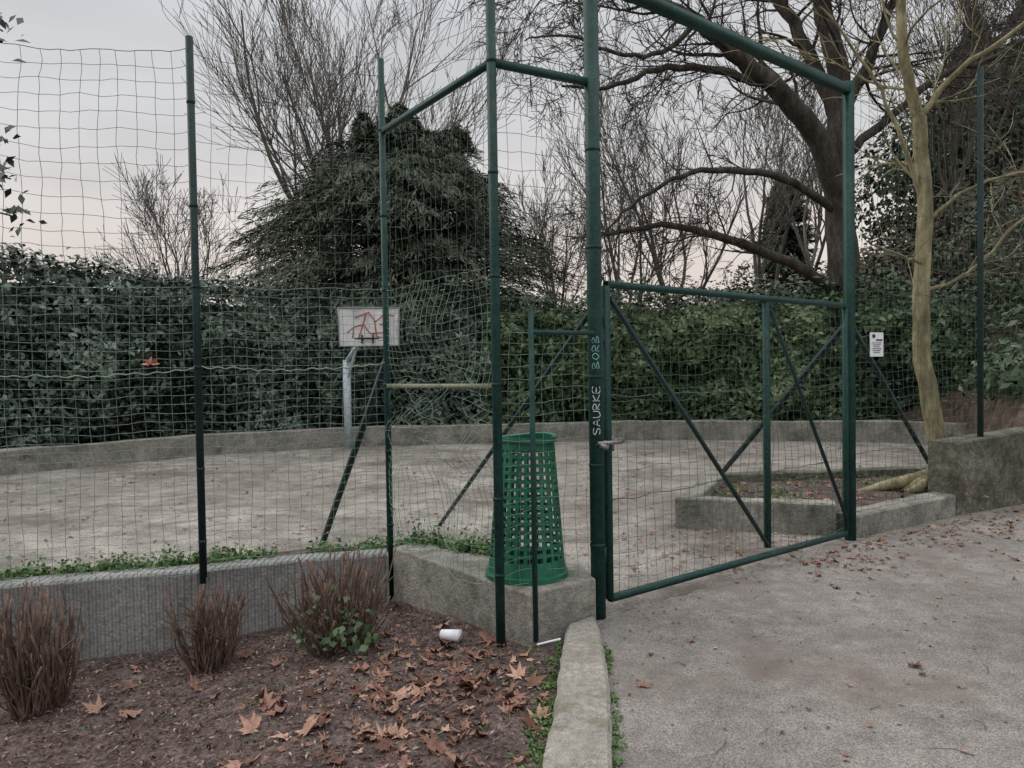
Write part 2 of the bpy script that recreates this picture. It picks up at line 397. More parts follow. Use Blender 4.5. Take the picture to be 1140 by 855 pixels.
b=Buf()
BF=(B[0]+.06,B[1]+.04)
net(b,BF,F_,.75,2.2,.10,.08,seed=7,wob=.015); net(b,BF,F_,2.2,4.0,.12,.12,seed=8,sag=.05,wob=.03)
net(b,F_,(7.9,9.9),.8,4.1,.12,.12,seed=9,sag=.05,wob=.03); net(b,BF,F_,.24,.75,.10,.08,seed=17)
b.obj('right_net',M['netd'],False,fence)

# ------------------------------------------------------------------ gate
gate=empty('metal_gate')
gd=np.array([B[0]-A[0],B[1]-A[1]]); gl=np.linalg.norm(gd); gd/=gl
def G(s,z): return (A[0]+gd[0]*s, A[1]+gd[1]*s, z)
s0=.1; s1=gl-.075; sm=1.86
b=Buf()
b.beam(G(s0,.10),G(s0,2.08),.048); b.beam(G(s1,.10),G(s1,2.06),.04); b.beam(G(sm,.14),G(sm,2.04),.045)
b.beam(G(s0,.10),G(s1,.07),.04); b.beam(G(s0,2.09),G(s1,2.06),.042)
b.obj('gate_frame',M['green'],False,gate)
b=Buf()
def Go(s,z): return (A[0]+gd[0]*s+gd[1]*.02, A[1]+gd[1]*s-gd[0]*.02, z)
b.beam(Go(s0+.02,2.0),Go(sm-.02,.16),.024); b.beam(Go(sm+.02,2.0),Go(s1-.02,.2),.024)
b.obj('gate_braces',M['greendark'],False,gate)
b=Buf(); net(b,G(s0,0)[:2],G(s1,0)[:2],.12,2.05,.085,.085,r=.0017,wob=.03,seed=40,out=.03)
for z in (.72,1.38): b.tube([G(s0+(s1-s0)*j/40,z+noise.noise(Vector((j*.4,z,0)))*.02) for j in range(41)],.003,4)
b.obj('gate_net',M['netd'],False,gate)
b=Buf(); b.beam(G(-.04,1.09),G(.24,1.10),.03); b.beam(G(.12,1.04),G(.12,1.13),.05)
b.pipe((G(.02,1.09)[0],G(.02,1.09)[1]-.06,1.09),(G(.06,1.08)[0]+.02,G(.06,1.08)[1]-.07,1.07),.018)
b.beam((A[0]+.0,A[1]-.055,1.10),(A[0]+.16,A[1]+.02,1.10),.022)
b.obj('gate_bolt',M['steel'],False,gate)
b=Buf()
for z in (.35,1.85): b.pipe(G(.03,z),G(.03,z+.09),.035,8)
b.obj('gate_hinges',M['green'],True,gate)
# lettering on the post: each glyph is a list of strokes in a unit box, wrapped on the post
GL={'A':[[(0,0),(.5,1),(1,0)],[(.2,.4),(.8,.4)]],'R':[[(0,0),(0,1),(.8,.85),(.7,.55),(0,.5),(.9,0)]],'U':[[(0,1),(.1,.1),(.6,0),(1,.3),(1,1)]],'E':[[(1,1),(0,1),(0,0),(1,0)],[(0,.5),(.8,.5)]],
 'K':[[(0,0),(0,1)],[(.9,1),(0,.5),(1,0)]],'S':[[(1,.9),(.3,1),(0,.7),(.9,.35),(.7,0),(0,.1)]],'B':[[(0,0),(0,1),(.8,.8),(0,.5),(1,.25),(0,0)]],'O':[[(.5,0),(0,.4),(.4,1),(1,.6),(.5,0)]]}
def tag(word,z0,z1,m,name,th):
    b=Buf(); k=len(word); h=(z1-z0)/k; r_=.0478
    for i,ch in enumerate(word):
        for st in GL[ch]:
            pts=[]
            for u0,v0 in st:   # letters run up the post, rotated a quarter turn
                zz=z0+h*(i+.1+.75*u0); a=-math.pi/2-.12+(.45-.95*v0)*.95
                pts.append((A[0]+r_*math.cos(a+.1),A[1]+r_*math.sin(a+.1),zz))
            P=smooth(pts,3); b.tube(P,th,4)
    b.obj(name,m,True,fence)
tag('BORB',1.56,1.77,M['cyan'],'paint_tag_a',.0024); tag('SAURKE',1.15,1.46,M['whitep'],'paint_tag_b',.0026)

# ------------------------------------------------------------------ notice sign
def box_at(name,c,ux,sx,sz,th,m,parent):
    ux=np.array(ux,float); ux/=np.linalg.norm(ux); n=np.array([ux[1],-ux[0]])
    V=[]
    for k in (1,-1):
        for a,bb in ((-1,-1),(1,-1),(1,1),(-1,1)):
            V.append((c[0]+ux[0]*a*sx/2+n[0]*k*th/2, c[1]+ux[1]*a*sx/2+n[1]*k*th/2, c[2]+bb*sz/2))
    me=bpy.data.meshes.new(name); me.from_pydata(V,[],[(0,1,2,3),(7,6,5,4),(0,4,5,1),(1,5,6,2),(2,6,7,3),(3,7,4,0)])
    me.materials.append(m); me.update(); return link(bpy.data.objects.new(name,me),parent)
sg=empty('notice_sign'); sc=(3.27,6.93,1.72); sd=(.9,.44)
box_at('sheet',sc,sd,.17,.215,.004,M['paper'],sg)
def off(c,ud,dx,dz,o):
    u=np.array(ud)/np.linalg.norm(ud); n=np.array([u[1],-u[0]]); return (c[0]+u[0]*dx+n[0]*o,c[1]+u[1]*dx+n[1]*o,c[2]+dz)
box_at('logo',off(sc,sd,-.04,.075,.004),sd,.035,.03,.002,M['ink'],sg)
box_at('heading',off(sc,sd,.03,.04,.004),sd,.08,.014,.002,M['ink'],sg)
for i in range(6): box_at('text_line',off(sc,sd,-.005+.003*(i%2),.015-.017*i,.004),sd,.12-.02*(i%3),.0045,.002,M['ink'],sg)

# ------------------------------------------------------------------ litter bin
def make_bin():
    bx,by,bz=.075,4.87,.267; H=.87; NC=24
    rows=[(0,.264),(.03,.262),(.035,.247),(.12,.236)]; types=['s','s','s']
    nr=14; h0=.12; hh=(H-.05-h0)/nr
    for i in range(nr):
        za=h0+hh*i
        rows.append((za+hh*.6,.236-.066*((za+hh*.6-h0)/(H-h0)))); types.append('h')
        rows.append((za+hh,.236-.066*((za+hh-h0)/(H-h0)))); types.append('s')
    rows.append((H,.170)); types.append('s')
    rows.append((H+.004,.182)); types.append('s'); rows.append((H-.022,.184)); types.append('s')
    cols=[]
    for i in range(NC):
        a=2*math.pi*i/NC
        cols+=[(a,'h'),(a+2*math.pi/NC*.3,'h'),(a+2*math.pi/NC*.6,'s')]
    V=[];F=[]; n=len(cols)
    for zz,r in rows:
        for a,_ in cols:
            rw=r*(1+.02*math.sin(2*a+1)*zz/H); V.append((bx+rw*math.cos(a)+.012*zz, by+rw*math.sin(a), bz+zz+.008*math.sin(a*2)*zz))
    for i,t in enumerate(types):
        for j in range(n):
            if t=='h' and cols[j][1]=='h': continue
            j2=(j+1)%n; F.append((i*n+j,i*n+j2,(i+1)*n+j2,(i+1)*n+j))
    me=bpy.data.meshes.new('litter_bin'); me.from_pydata(V,[],F); me.materials.append(M['bin']); me.update()
    for p in me.polygons: p.use_smooth=True
    o=link(bpy.data.objects.new('litter_bin',me)); s=o.modifiers.new('s','SOLIDIFY'); s.thickness=.007; s.offset=-1
    e=o.modifiers.new('e','EDGE_SPLIT'); e.split_angle=math.radians(40)
make_bin()

# ------------------------------------------------------------------ basketball hoop
hp=empty('basketball_hoop')
b=Buf(); b.pipe((-3.2,15.0,0),(-3.2,15.0,1.72),.075,12)
b.obj('pole',M['pole'],True,hp)
b=Buf(); b.beam((-3.2,15.0,1.68),(-2.72,14.42,2.2),.07); b.beam((-3.2,15.0,1.3),(-2.95,14.7,1.92),.04); b.beam((-2.72,14.42,2.0),(-2.72,14.42,2.5),.05)
b.obj('arm',M['pole'],False,hp)
bc=(-2.62,14.3,2.32); bd=(1,.12)
box_at('backboard',bc,bd,1.1,.70,.04,M['white'],hp)
def bp_(x,z): return off(bc,bd,x,z,.026)
b=Buf()
for st in ([(-.25,.18),(.0,.27),(.12,.1),(.3,.24),(.46,.2)],[(-.28,.0),(-.1,.05),(.02,-.12),(.3,-.1)],[(-.05,.24),(-.14,-.05),(-.2,-.22)],[(.1,.12),(.14,-.18),(.33,-.2),(.36,.02),(.2,.05)],[(-.4,-.1),(-.28,.0),(-.3,-.2)]):
    b.tube([bp_(*q) for q in st],.012,4)
b.obj('graffiti',M['red'],False,hp)
b=Buf()
for (x0,zz0,x1,zz1) in ((-.55,-.35,.55,-.35),(-.55,.35,.55,.35),(-.55,-.35,-.55,.35),(.55,-.35,.55,.35)): b.beam(bp_(x0,zz0),bp_(x1,zz1),.02)
b.obj('board_edge',M['steel'],False,hp)
b=Buf(); rc=off(bc,bd,-.03,-.22,.27)
b.tube([(rc[0]+.22*math.cos(t*math.pi/12),rc[1]+.22*math.sin(t*math.pi/12),rc[2]) for t in range(25)],.012,6)
b.beam(off(bc,bd,-.1,-.22,.02),off(bc,bd,-.1,-.22,.1),.02); b.beam(off(bc,bd,.04,-.22,.02),off(bc,bd,.04,-.22,.1),.02)
b.beam(off(bc,bd,-.13,-.14,.03),off(bc,bd,-.13,-.3,.03),.03); b.beam(off(bc,bd,.07,-.14,.03),off(bc,bd,.07,-.3,.03),.03)
b.obj('rim',M['ink'],False,hp)

# ------------------------------------------------------------------ hedge
def hedge(name,pts,dens,leafs,thick,m,tb=.0,seed=0,rough_top=.0):
    e=empty(name)
    P=np.array(smooth([np.array(p,float) for p in pts],8)); d=np.r_[0,np.cumsum(np.linalg.norm(np.diff(P[:,:2],axis=0),axis=1))]
    Lt=d[-1]
    def at(s):
        x=np.interp(s,d,P[:,0]); y=np.interp(s,d,P[:,1]); h=np.interp(s,d,P[:,2])
        x2=np.interp(s+.1,d,P[:,0])-np.interp(s-.1,d,P[:,0]); y2=np.interp(s+.1,d,P[:,1])-np.interp(s-.1,d,P[:,1])
        l=math.hypot(x2,y2)+1e-9; return x,y,h,y2/l,-x2/l
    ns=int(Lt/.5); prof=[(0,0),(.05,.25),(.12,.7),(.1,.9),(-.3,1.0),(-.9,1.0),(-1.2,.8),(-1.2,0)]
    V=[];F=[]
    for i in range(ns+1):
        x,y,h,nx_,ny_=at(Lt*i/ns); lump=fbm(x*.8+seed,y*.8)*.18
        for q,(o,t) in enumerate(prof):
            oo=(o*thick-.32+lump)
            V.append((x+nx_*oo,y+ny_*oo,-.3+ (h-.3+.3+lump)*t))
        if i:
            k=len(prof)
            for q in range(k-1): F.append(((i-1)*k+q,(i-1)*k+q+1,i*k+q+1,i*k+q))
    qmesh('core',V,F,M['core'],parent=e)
    n=int(Lt*dens); Pp=[];Nn=[];Ti=[]
    for _ in range(n):
        s=R.random()*Lt; x,y,h,nx_,ny_=at(s)
        big=fbm(s*.28+seed,1.3,7)
        if R.random()<.78:
            t=R.random()**.85; z=t*h
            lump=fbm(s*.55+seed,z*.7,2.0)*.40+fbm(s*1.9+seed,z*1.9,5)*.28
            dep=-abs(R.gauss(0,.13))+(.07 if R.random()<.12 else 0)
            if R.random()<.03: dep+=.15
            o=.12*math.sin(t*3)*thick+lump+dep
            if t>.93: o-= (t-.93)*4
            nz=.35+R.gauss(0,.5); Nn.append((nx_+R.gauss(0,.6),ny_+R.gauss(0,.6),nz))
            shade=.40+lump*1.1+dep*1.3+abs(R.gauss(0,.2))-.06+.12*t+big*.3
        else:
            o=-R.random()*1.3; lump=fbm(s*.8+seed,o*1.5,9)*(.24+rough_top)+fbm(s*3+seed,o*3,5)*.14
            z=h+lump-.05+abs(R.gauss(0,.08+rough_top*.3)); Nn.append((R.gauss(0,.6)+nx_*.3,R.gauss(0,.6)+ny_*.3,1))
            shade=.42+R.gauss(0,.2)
        Pp.append((x+nx_*o,y+ny_*o,z)); Ti.append(shade+tb)
    n=len(Pp); leaves('leaves',Pp,Nn,NR.uniform(leafs*.6,leafs*1.25,n),.5,Ti,m,parent=e)
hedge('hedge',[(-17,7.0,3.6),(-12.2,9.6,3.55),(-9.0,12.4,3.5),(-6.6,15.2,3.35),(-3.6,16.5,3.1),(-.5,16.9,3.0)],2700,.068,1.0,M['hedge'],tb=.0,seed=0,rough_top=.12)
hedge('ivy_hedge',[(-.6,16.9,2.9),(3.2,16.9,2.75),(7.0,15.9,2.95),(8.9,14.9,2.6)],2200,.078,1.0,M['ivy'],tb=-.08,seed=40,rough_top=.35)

# ------------------------------------------------------------------ conifers
def conifer(name,cx,cy,prof,nb,per,qs,m,droop=.35,seed=1,gz=0,lead=0):
    rr=random.Random(seed); e=empty(name)
    zs=[p[0] for p in prof]; rs=[p[1] for p in prof]; H=zs[-1]
    Pp=[];T=[];Nn=[];Ti=[]
    buf=Buf(); buf.tube([(cx,cy,gz-.3),(cx,cy,gz+H*.5),(cx,cy,gz+H*.93)],[.28*H/8,.16*H/8,.02],6)
    tips=[(0,0,0),(0,0,0)]+[(rr.gauss(0,.8),rr.gauss(0,.5),-rr.uniform(.3,1.1)) for _ in range(lead)]
    for i in range(nb):
        z=rr.uniform(.03,1)**.72*H; a=rr.random()*6.283
        lump=1+.42*fbm(math.cos(a)*1.3+seed,math.sin(a)*1.3,z*.55)+.2*fbm(a*3,z*1.7,3)
        r=float(np.interp(z,zs,rs))*lump*rr.uniform(.8,1.15)
        if r<.05: r=.1
        ox=oy=0
        if lead and z>.68*H:
            tp=rr.choice(tips); f=(z/H-.68)/.32; ox=tp[0]*f; oy=tp[1]*f; z+=tp[2]*f; r*=1-.25*f
        up=.34*r
        pts=[]
        for k in range(6):
            t=k/5; pts.append((cx+ox+math.cos(a)*r*t,cy+oy+math.sin(a)*r*t,gz+z+ up*math.sin(t*1.7)-droop*r*t*t*.6))
        buf.tube(pts,[.02*(1-.8*k/5)+.004 for k in range(6)],3)
        sh=rr.gauss(.46,.17)
        for j in range(per):
            t=rr.uniform(.3,1.04)**.75; k=min(4,int(t*5)); f=min(1.1,t*5-k); p=np.array(pts[k])*(1-f)+np.array(pts[k+1])*f
            wd=.22*r*(1.08-t)+.07
            side=rr.gauss(0,wd*.6)
            p=p+np.array([-math.sin(a)*side,math.cos(a)*side,rr.gauss(0,.05)-abs(side)*.35])
            Pp.append(p); T.append((math.cos(a)+rr.gauss(0,.4),math.sin(a)+rr.gauss(0,.4),-.35+rr.gauss(0,.4))); Nn.append((math.cos(a)*.5+rr.gauss(0,.6),math.sin(a)*.5+rr.gauss(0,.6),.7))
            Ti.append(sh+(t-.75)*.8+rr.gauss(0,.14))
    buf.obj('trunk_and_boughs',M['bark'],parent=e)
    n=len(Pp); leaves('needles',Pp,Nn,NR.uniform(qs*.5,qs*1.2,n),.16,Ti,m,T=np.array(T),fold=.05,parent=e)
conifer('conifer_tree',-2.85,20.5,[(0,3.9),(1.5,4.4),(3.0,4.3),(4.3,3.95),(5.2,3.35),(6.1,2.6),(6.9,1.75),(7.6,.95),(8.35,.15)],1700,62,.125,M['conifer'],seed=3,lead=5,droop=.42)

# ------------------------------------------------------------------ bare trees
def grow(buf,p,d,L,r,lvl,maxl,rr,up=.08,wander=.16,kids=6,rmin=.006,spread=(.5,1.0),lenf=(.42,.72)):
    n=max(3,min(9,int(L/.22)))
    pts=[p];rad=[r];dirs=[d]
    for i in range(n):
        d=(d+Vector((rr.gauss(0,wander),rr.gauss(0,wander),rr.gauss(0,wander)+up))).normalized()
        p=p+d*(L/n); pts.append(p); rad.append(max(rmin,r*(1-.8*(i+1)/n))); dirs.append(d)
    buf.tube([tuple(q) for q in pts],rad,3 if r<.03 else (5 if r<.1 else 9))
    if lvl<maxl:
        k=max(2,int(kids*rr.uniform(.75,1.25)))
        for j in range(k):
            t=rr.uniform(.22,1.0); i=min(n,max(1,int(t*n)))
            ax=dirs[i].cross(Vector((rr.gauss(0,1),rr.gauss(0,1),rr.gauss(0,1)))).normalized()
            nd_=(Matrix.Rotation(rr.uniform(*spread),3,ax)@dirs[i])
            grow(buf,pts[i],nd_,L*rr.uniform(*lenf)*(1.15-.4*t),max(rmin,rad[i]*.62),lvl+1,maxl,rr,up,wander,kids,rmin,spread,lenf)

def bare_tree(name,x,y,z,H,seed,m,maxl=4,kids=7,r=.16,fork=4,up=.12,rmin=.008,spread=(.3,.75),tilt0=.15,tilt1=.5):
    rr=random.Random(seed); b=Buf()
    n=6; tr=H*.28
    pts=[(x+rr.gauss(0,.04)*i,y+rr.gauss(0,.04)*i,z-.4+(tr+.4)*i/n) for i in range(n+1)]
    b.tube(pts,[r*(1-.3*i/n) for i in range(n+1)],9)
    for i in range(fork):
        a=6.283*i/fork+rr.random(); tilt=rr.uniform(tilt0,tilt1)
        d=Vector((math.cos(a)*math.sin(tilt),math.sin(a)*math.sin(tilt),math.cos(tilt)))
        grow(b,Vector(pts[-1 if i<fork-1 else -2]),d,H*rr.uniform(.55,.75),r*.55,1,maxl,rr,up,.1,kids,rmin,spread)
    return b.obj(name,m)
bare_tree('bare_tree',-5.0,25.5,0,12.8,5,M['twigfar'],4,7,.2,8,.07,.008,(.25,.65),.15,.7)
bare_tree('bare_tree',-11.6,27,0,7.6,8,M['twigfar'],4,6,.12,5,.06,.008,(.3,.8),.2,.8)
bare_tree('bare_tree',-8.6,28,0,6.8,18,M['twigfar'],4,5,.1,4,.06,.008,(.3,.8),.2,.8)
bare_tree('bare_tree',3.2,22,hill(3.2,22),7.6,21,M['twigfar'],4,6,.11,4,.10,.007,(.25,.7))
bare_tree('bare_tree',5.3,24,hill(5.3,24),8.0,22,M['twigfar'],4,6,.12,4,.10,.007,(.25,.7))
bare_tree('bare_tree',1.4,26,hill(1.4,26),6.2,23,M['twigfar'],4,6,.12,4,.1,.008)
bare_tree('bare_tree',8.5,25,hill(8.5,25),8.5,24,M['twigfar'],4,6,.13,4,.09,.008)
bare_tree('bare_tree',11.0,28,hill(11,28),8.5,34,M['twigfar'],4,6,.13,4,.09,.009)
bare_tree('bare_tree',12.5,22,hill(12.5,22),8.0,25,M['twig'],4,6,.13,4,.10,.007)
bare_tree('bare_tree',11.5,16.5,hill(11.5,16.5),7.2,26,M['twig'],4,6,.09,4,.10,.006)
bare_tree('bare_tree',16,27,hill(16,27),9.0,27,M['twigfar'],4,6,.13,4,.12,.009)
bare_tree('bare_tree',19,24,hill(19,24),8.0,28,M['twigfar'],4,6,.13,4,.12,.008)

def limb(buf,pts,r0,r1,kids,rr,maxl=3,kl=2.2,up=.0,rmin=.006,sides=9,start=.25,kr=.3,jit=.02):
    P=smooth(pts,5); m=len(P)
    P=[p+np.array([rr.gauss(0,jit),rr.gauss(0,jit),rr.gauss(0,jit)]) if 0<i<m-1 else p for i,p in enumerate(P)]
    rad=[r0+(r1-r0)*i/(m-1) for i in range(m)]
    buf.tube(P,rad,sides)
    for k in range(kids):
        i=int(rr.uniform(start,1)*(m-1)); i=max(1,min(m-1,i)); T=Vector(P[i]-P[i-1]).normalized()
        ax=T.cross(Vector((rr.gauss(0,1),rr.gauss(0,1),rr.gauss(0,1)))).normalized()
        d=Matrix.Rotation(rr.uniform(.5,1.2),3,ax)@T
        grow(buf,Vector(P[i]),d,kl*rr.uniform(.5,1.2),max(rmin,min(.05,rad[i]*kr)),1,maxl,rr,up,.17,6,rmin,(.4,.95))
rr=random.Random(77); b=Buf(); Y=16.6
k=Y/861
def q(u,v,dy=0):
    yy=Y+dy; return ((u-570)*k*yy/Y, yy, 1.6+(400-v)*k*yy/Y)
limb(b,[q(948,480),q(943,380),q(938,290),q(934,205),q(938,120),q(925,40),q(905,-50,.5),q(880,-150,1)],.40,.12,14,rr,sides=12,start=.5)
limb(b,[q(936,225),q(915,165,-.3),q(880,115,-.6),q(830,70,-.8),q(780,28,-.8),q(720,2,-1),q(650,-15,-1.2),q(590,-10,-1.5)],.27,.05,26,rr)
limb(b,[q(934,240),q(885,205,-.6),q(820,190,-1),q(760,195,-1.3),q(705,228,-1.6),q(670,262,-1.8)],.10,.015,16,rr,kl=1.8)
limb(b,[q(938,330),q(880,292,-.5),q(810,266,-1),q(750,250,-1.3),q(690,256,-1.5),q(640,262,-1.6)],.13,.02,16,rr,kl=1.8)
limb(b,[q(860,98,-.6),q(800,80,-1),q(735,80,-1.4),q(680,98,-1.7),q(630,95,-2)],.10,.02,14,rr,kl=1.8)
limb(b,[q(938,140),q(915,90,.2),q(885,30,.4),q(850,-30,.6),q(830,-100,.8)],.18,.08,14,rr)
limb(b,[q(938,130),q(965,80,.2),q(990,20,.4),q(1030,-50,.6)],.16,.06,14,rr)
limb(b,[q(936,180),q(985,140,-.4),q(1050,90,-.8),q(1110,70,-1),q(1170,30,-1)],.11,.03,14,rr)
limb(b,[q(780,28,-.8),q(740,60,-1.6),q(690,60,-2.4),q(640,40,-3),q(590,45,-3.4)],.06,.012,12,rr,kl=1.6)
b.obj('large_tree',M['bark'],True)

rr=random.Random(5); b=Buf()
T0=[(4.66,8.32,.1),(4.62,8.32,.5),(4.50,8.32,1.1),(4.40,8.3,1.7),(4.40,8.3,2.4),(4.43,8.3,3.2),(4.38,8.3,4.15)]
limb(b,T0,.105,.070,2,rr,maxl=2,kl=1.2,sides=14,start=.8,jit=.004)
limb(b,[T0[-1],(4.2,8.25,4.7),(4.13,8.2,5.5),(4.0,8.1,6.8)],.064,.04,9,rr,maxl=2,kl=1.6,start=.1,jit=.005,rmin=.005)
limb(b,[T0[-1],(4.75,8.2,4.6),(5.3,8.0,5.0),(5.7,7.8,5.6)],.035,.012,7,rr,maxl=2,kl=1.4,start=.1,jit=.01,rmin=.005)
limb(b,[T0[-2],(4.1,8.2,4.0),(3.75,8.1,4.6),(3.2,8.0,5.2)],.028,.010,6,rr,maxl=2,kl=1.2,start=.2,jit=.01,rmin=.004)
limb(b,[(4.42,8.3,2.6),(4.1,8.1,2.65),(3.7,7.9,2.75)],.02,.008,4,rr,maxl=1,kl=.6,start=.2,jit=.01,rmin=.004)
limb(b,[(4.42,8.3,2.3),(4.9,8.3,2.5),(5.5,8.2,3.1),(6.2,8.2,3.4)],.022,.007,7,rr,maxl=2,kl=1.0,start=.2,jit=.01,rmin=.004)
limb(b,[(4.42,8.3,3.0),(4.9,8.2,3.4),(5.6,8.0,3.5),(6.3,8.0,3.3)],.022,.006,7,rr,maxl=2,kl=1.0,start=.2,jit=.01,rmin=.004)
for a,l,r_ in ((3.25,1.0,.075),(3.7,.75,.06),(3.0,.8,.05),(4.3,.4,.06),(2.6,.5,.06),(5.2,.3,.06),(3.45,.55,.08)):
    b.tube([(4.63,8.32,.36),(4.63+math.cos(a)*l*.3,8.32+math.sin(a)*l*.3,.29),(4.63+math.cos(a+.15)*l*.7,8.32+math.sin(a+.15)*l*.6,.25),(4.63+math.cos(a)*l,8.32+math.sin(a)*l*.8,.16)],[r_*1.2,r_,r_*.75,r_*.3],8)
b.obj('plane_tree',M['plane'],True)

# ------------------------------------------------------------------ hillside scrub
def scrub(name,items,m,ls=.14,dens=260,seed=2,tb=0):
    rr=random.Random(seed); Pp=[];Nn=[];Ti=[]
    for (x,y,rx,rz,zc) in items:
        base=max(hill(x,y) if y>7 else 0,0)
        n=int(dens*rx*rz)
        for _ in range(n):
            v=Vector((rr.gauss(0,1),rr.gauss(0,1),rr.gauss(0,1))).normalized()
            lump=1+.6*fbm(v.x*1.6+x,v.y*1.6+y,v.z*1.6)
            s=lump*(1-abs(rr.gauss(0,.2)))
            p=(x+v.x*rx*s,y+v.y*rx*s,base+zc+v.z*rz*s)
            if p[2]<base-.1: continue
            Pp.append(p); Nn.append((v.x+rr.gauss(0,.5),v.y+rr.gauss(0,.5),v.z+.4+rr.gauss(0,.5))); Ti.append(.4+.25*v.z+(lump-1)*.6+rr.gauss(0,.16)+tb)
    return leaves(name,Pp,Nn,NR.uniform(ls*.6,ls*1.3,len(Pp)),.5,Ti,m)
rr=random.Random(9); items=[]
for i in range(60):
    tn=rr.uniform(.12,.80); y=rr.uniform(18.5,36); x=tn*y
    rz=rr.uniform(.9,2.0); items.append((x,y,rr.uniform(1.0,2.0),rz,rz*.7))
scrub('hillside_scrub',items,M['scrub'],.11,330,3)
items=[]
for i in range(14):
    tn=rr.uniform(.5,.85); y=rr.uniform(27,40); x=tn*y
    rz=rr.uniform(2.0,3.6); items.append((x,y,rr.uniform(1.6,2.6),rz,rz*.9+rr.uniform(0,2.5)))
scrub('hillside_evergreens',items,M['conifer'],.15,260,4,tb=.05)
items=[(9.2,14.6,.8,.9,.5),(10.4,15.3,1.0,1.0,.6),(11.5,14.6,.9,.9,.5),(12.8,16.5,1.1,1.3,.8),(13,14,.8,.8,.4),(14.5,18,1.3,1.5,.8),(11,17.5,1.2,1.3,.8)]
for i in range(44):
    t=rr.random(); y=rr.uniform(10.2,16.5); x=y*rr.uniform(.62,.84)
    if hill(x,y)>.3: s=rr.uniform(.18,.6); items.append((x,y,s*1.3,s,s*.5))
scrub('ivy_shrubs',items,M['ivy'],.065,1100,6,tb=-.14)
conifer('cypress_tree',14.2,40,[(0,1.4),(2,1.5),(4,1.2),(6,.6),(7,.1)],260,40,.3,M['conifer'],seed=8,gz=hill(14.2,40),droop=0)
conifer('fir_tree',27,40,[(0,2.6),(2,2.8),(6,1.9),(10,.8),(12,.1)],400,50,.3,M['conifer'],seed=9,gz=hill(27,40)-.5,droop=.3)
conifer('fir_tree',21.5,36,[(0,2.2),(2,2.3),(5,1.5),(8,.6),(9.5,.1)],380,50,.28,M['conifer'],seed=10,gz=hill(21.5,36)-.5,droop=.3)
rr=random.Random(63); b=Buf()
for i in range(34):
    y=rr.uniform(10.5,18); x=y*rr.uniform(.62,.86)
    if hill(x,y)<.3: continue
    d=Vector((rr.gauss(0,.35),rr.gauss(0,.35),1)).normalized()
    grow(b,Vector((x,y,hill(x,y)-.1)),d,rr.uniform(1.2,3.2),.016,2,4,rr,.05,.16,6,.005,(.4,.9))
b.obj('saplings',M['twig'])

# ------------------------------------------------------------------ cut shrubs
def cut_shrub(name,x,y,H,w,n,seed):
    rr=random.Random(seed); b=Buf(); z=bedz(x,y)-.03
    for i in range(n):
        a=rr.random()*6.283; q0=rr.random()**.5; bx=x+math.cos(a)*q0*w*.55; by=y+math.sin(a)*q0*w*.55
        tx=x+math.cos(a+rr.gauss(0,.6))*w*q0*rr.uniform(.7,1.35); ty=y+math.sin(a+rr.gauss(0,.6))*w*q0*rr.uniform(.7,1.35)
        h=H*rr.uniform(.45,1.05)*(1-.10*q0); r=rr.uniform(.003,.0085)
        pts=[]
        for k in range(6):
            t=k/5; tt=t**.8; pts.append((bx+(tx-bx)*tt+rr.gauss(0,.010),by+(ty-by)*tt+rr.gauss(0,.010),z+h*t))
        b.tube(pts+[pts[-1]],[r*1.3,r*1.15,r,r,r*.9,r*.85,.0003],5)
        for _ in range(rr.choice([0,1,2,2])):
            k=rr.randint(2,4); p=np.array(pts[k]); l=rr.uniform(.05,.18)
            dd=np.array([math.cos(a)*.7+rr.gauss(0,.5),math.sin(a)*.7+rr.gauss(0,.5),1]); dd/=np.linalg.norm(dd)
            b.tube([p,p+dd*l*.5,p+dd*l],[r*.6,r*.5,r*.4],4)
    b.obj(name,M['stem'])
cut_shrub('cut_shrub',-2.76,4.42,.76,.25,130,1)
cut_shrub('cut_shrub',-1.93,4.86,.58,.21,95,2)
cut_shrub('cut_shrub',-1.12,4.86,.64,.33,135,3)
def tuft(cx,cy,zf,r,h,n,rr):
    out=[]
    for _ in range(n):
        a=rr.random()*6.283; q_=rr.random()**.6*r; out.append((cx+math.cos(a)*q_,cy+math.sin(a)*q_,zf+abs(rr.gauss(0,h*.5))))
    return out
rr=random.Random(31)
Pp=tuft(-1.0,4.66,-.13,.17,.28,110,rr)+tuft(-1.25,4.68,-.13,.12,.32,40,rr); n=len(Pp)
leaves('ivy_plant',Pp,NR.normal(size=(n,3))*.5+np.array([0,-.7,.6]),NR.uniform(.016,.034,n),.75,NR.normal(.55,.2,n),M['ivy'])

# ------------------------------------------------------------------ weeds
def weeds(name,spots,m,s=.016,seed=1):
    rr=random.Random(seed); Pp=[]
    for (x,y,z,r,h,n) in spots: Pp+=tuft(x,y,z,r,h,n,rr)
    n=len(Pp); return leaves(name,Pp,NR.normal(size=(n,3))*.6+np.array([0,-.2,.8]),NR.uniform(s*.6,s*1.4,n),.55,NR.normal(.5,.22,n),m)
rr=random.Random(4); sp=[]
for i in range(480):
    t=rr.random(); x=-6+t*5.2; y=5.03+(x+3.45)*.253+.20+abs(rr.gauss(0,.12))
    if fbm(x*1.4,3.3)<-.32: continue
    sp.append((x,y,.17-abs(rr.gauss(0,.03)),rr.uniform(.05,.12),rr.uniform(.03,.13),rr.randint(15,46)))
for i in range(95):
    t=rr.random()**.7; x=-.85+t*.85; y=5.85-t*.58+abs(rr.gauss(0,.09))-.03; sp.append((x,y,.22,rr.uniform(.04,.11),rr.uniform(.04,.15),rr.randint(20,60)))
weeds('weeds',sp,M['weed'],.018)
strip_wall('earth_strip',[(-9,3.83),(-3.5,5.25),(-2.2,5.59),(-.97,5.87)],.34,.15,-.1,M['soil'],wob=.04)
sp=[]
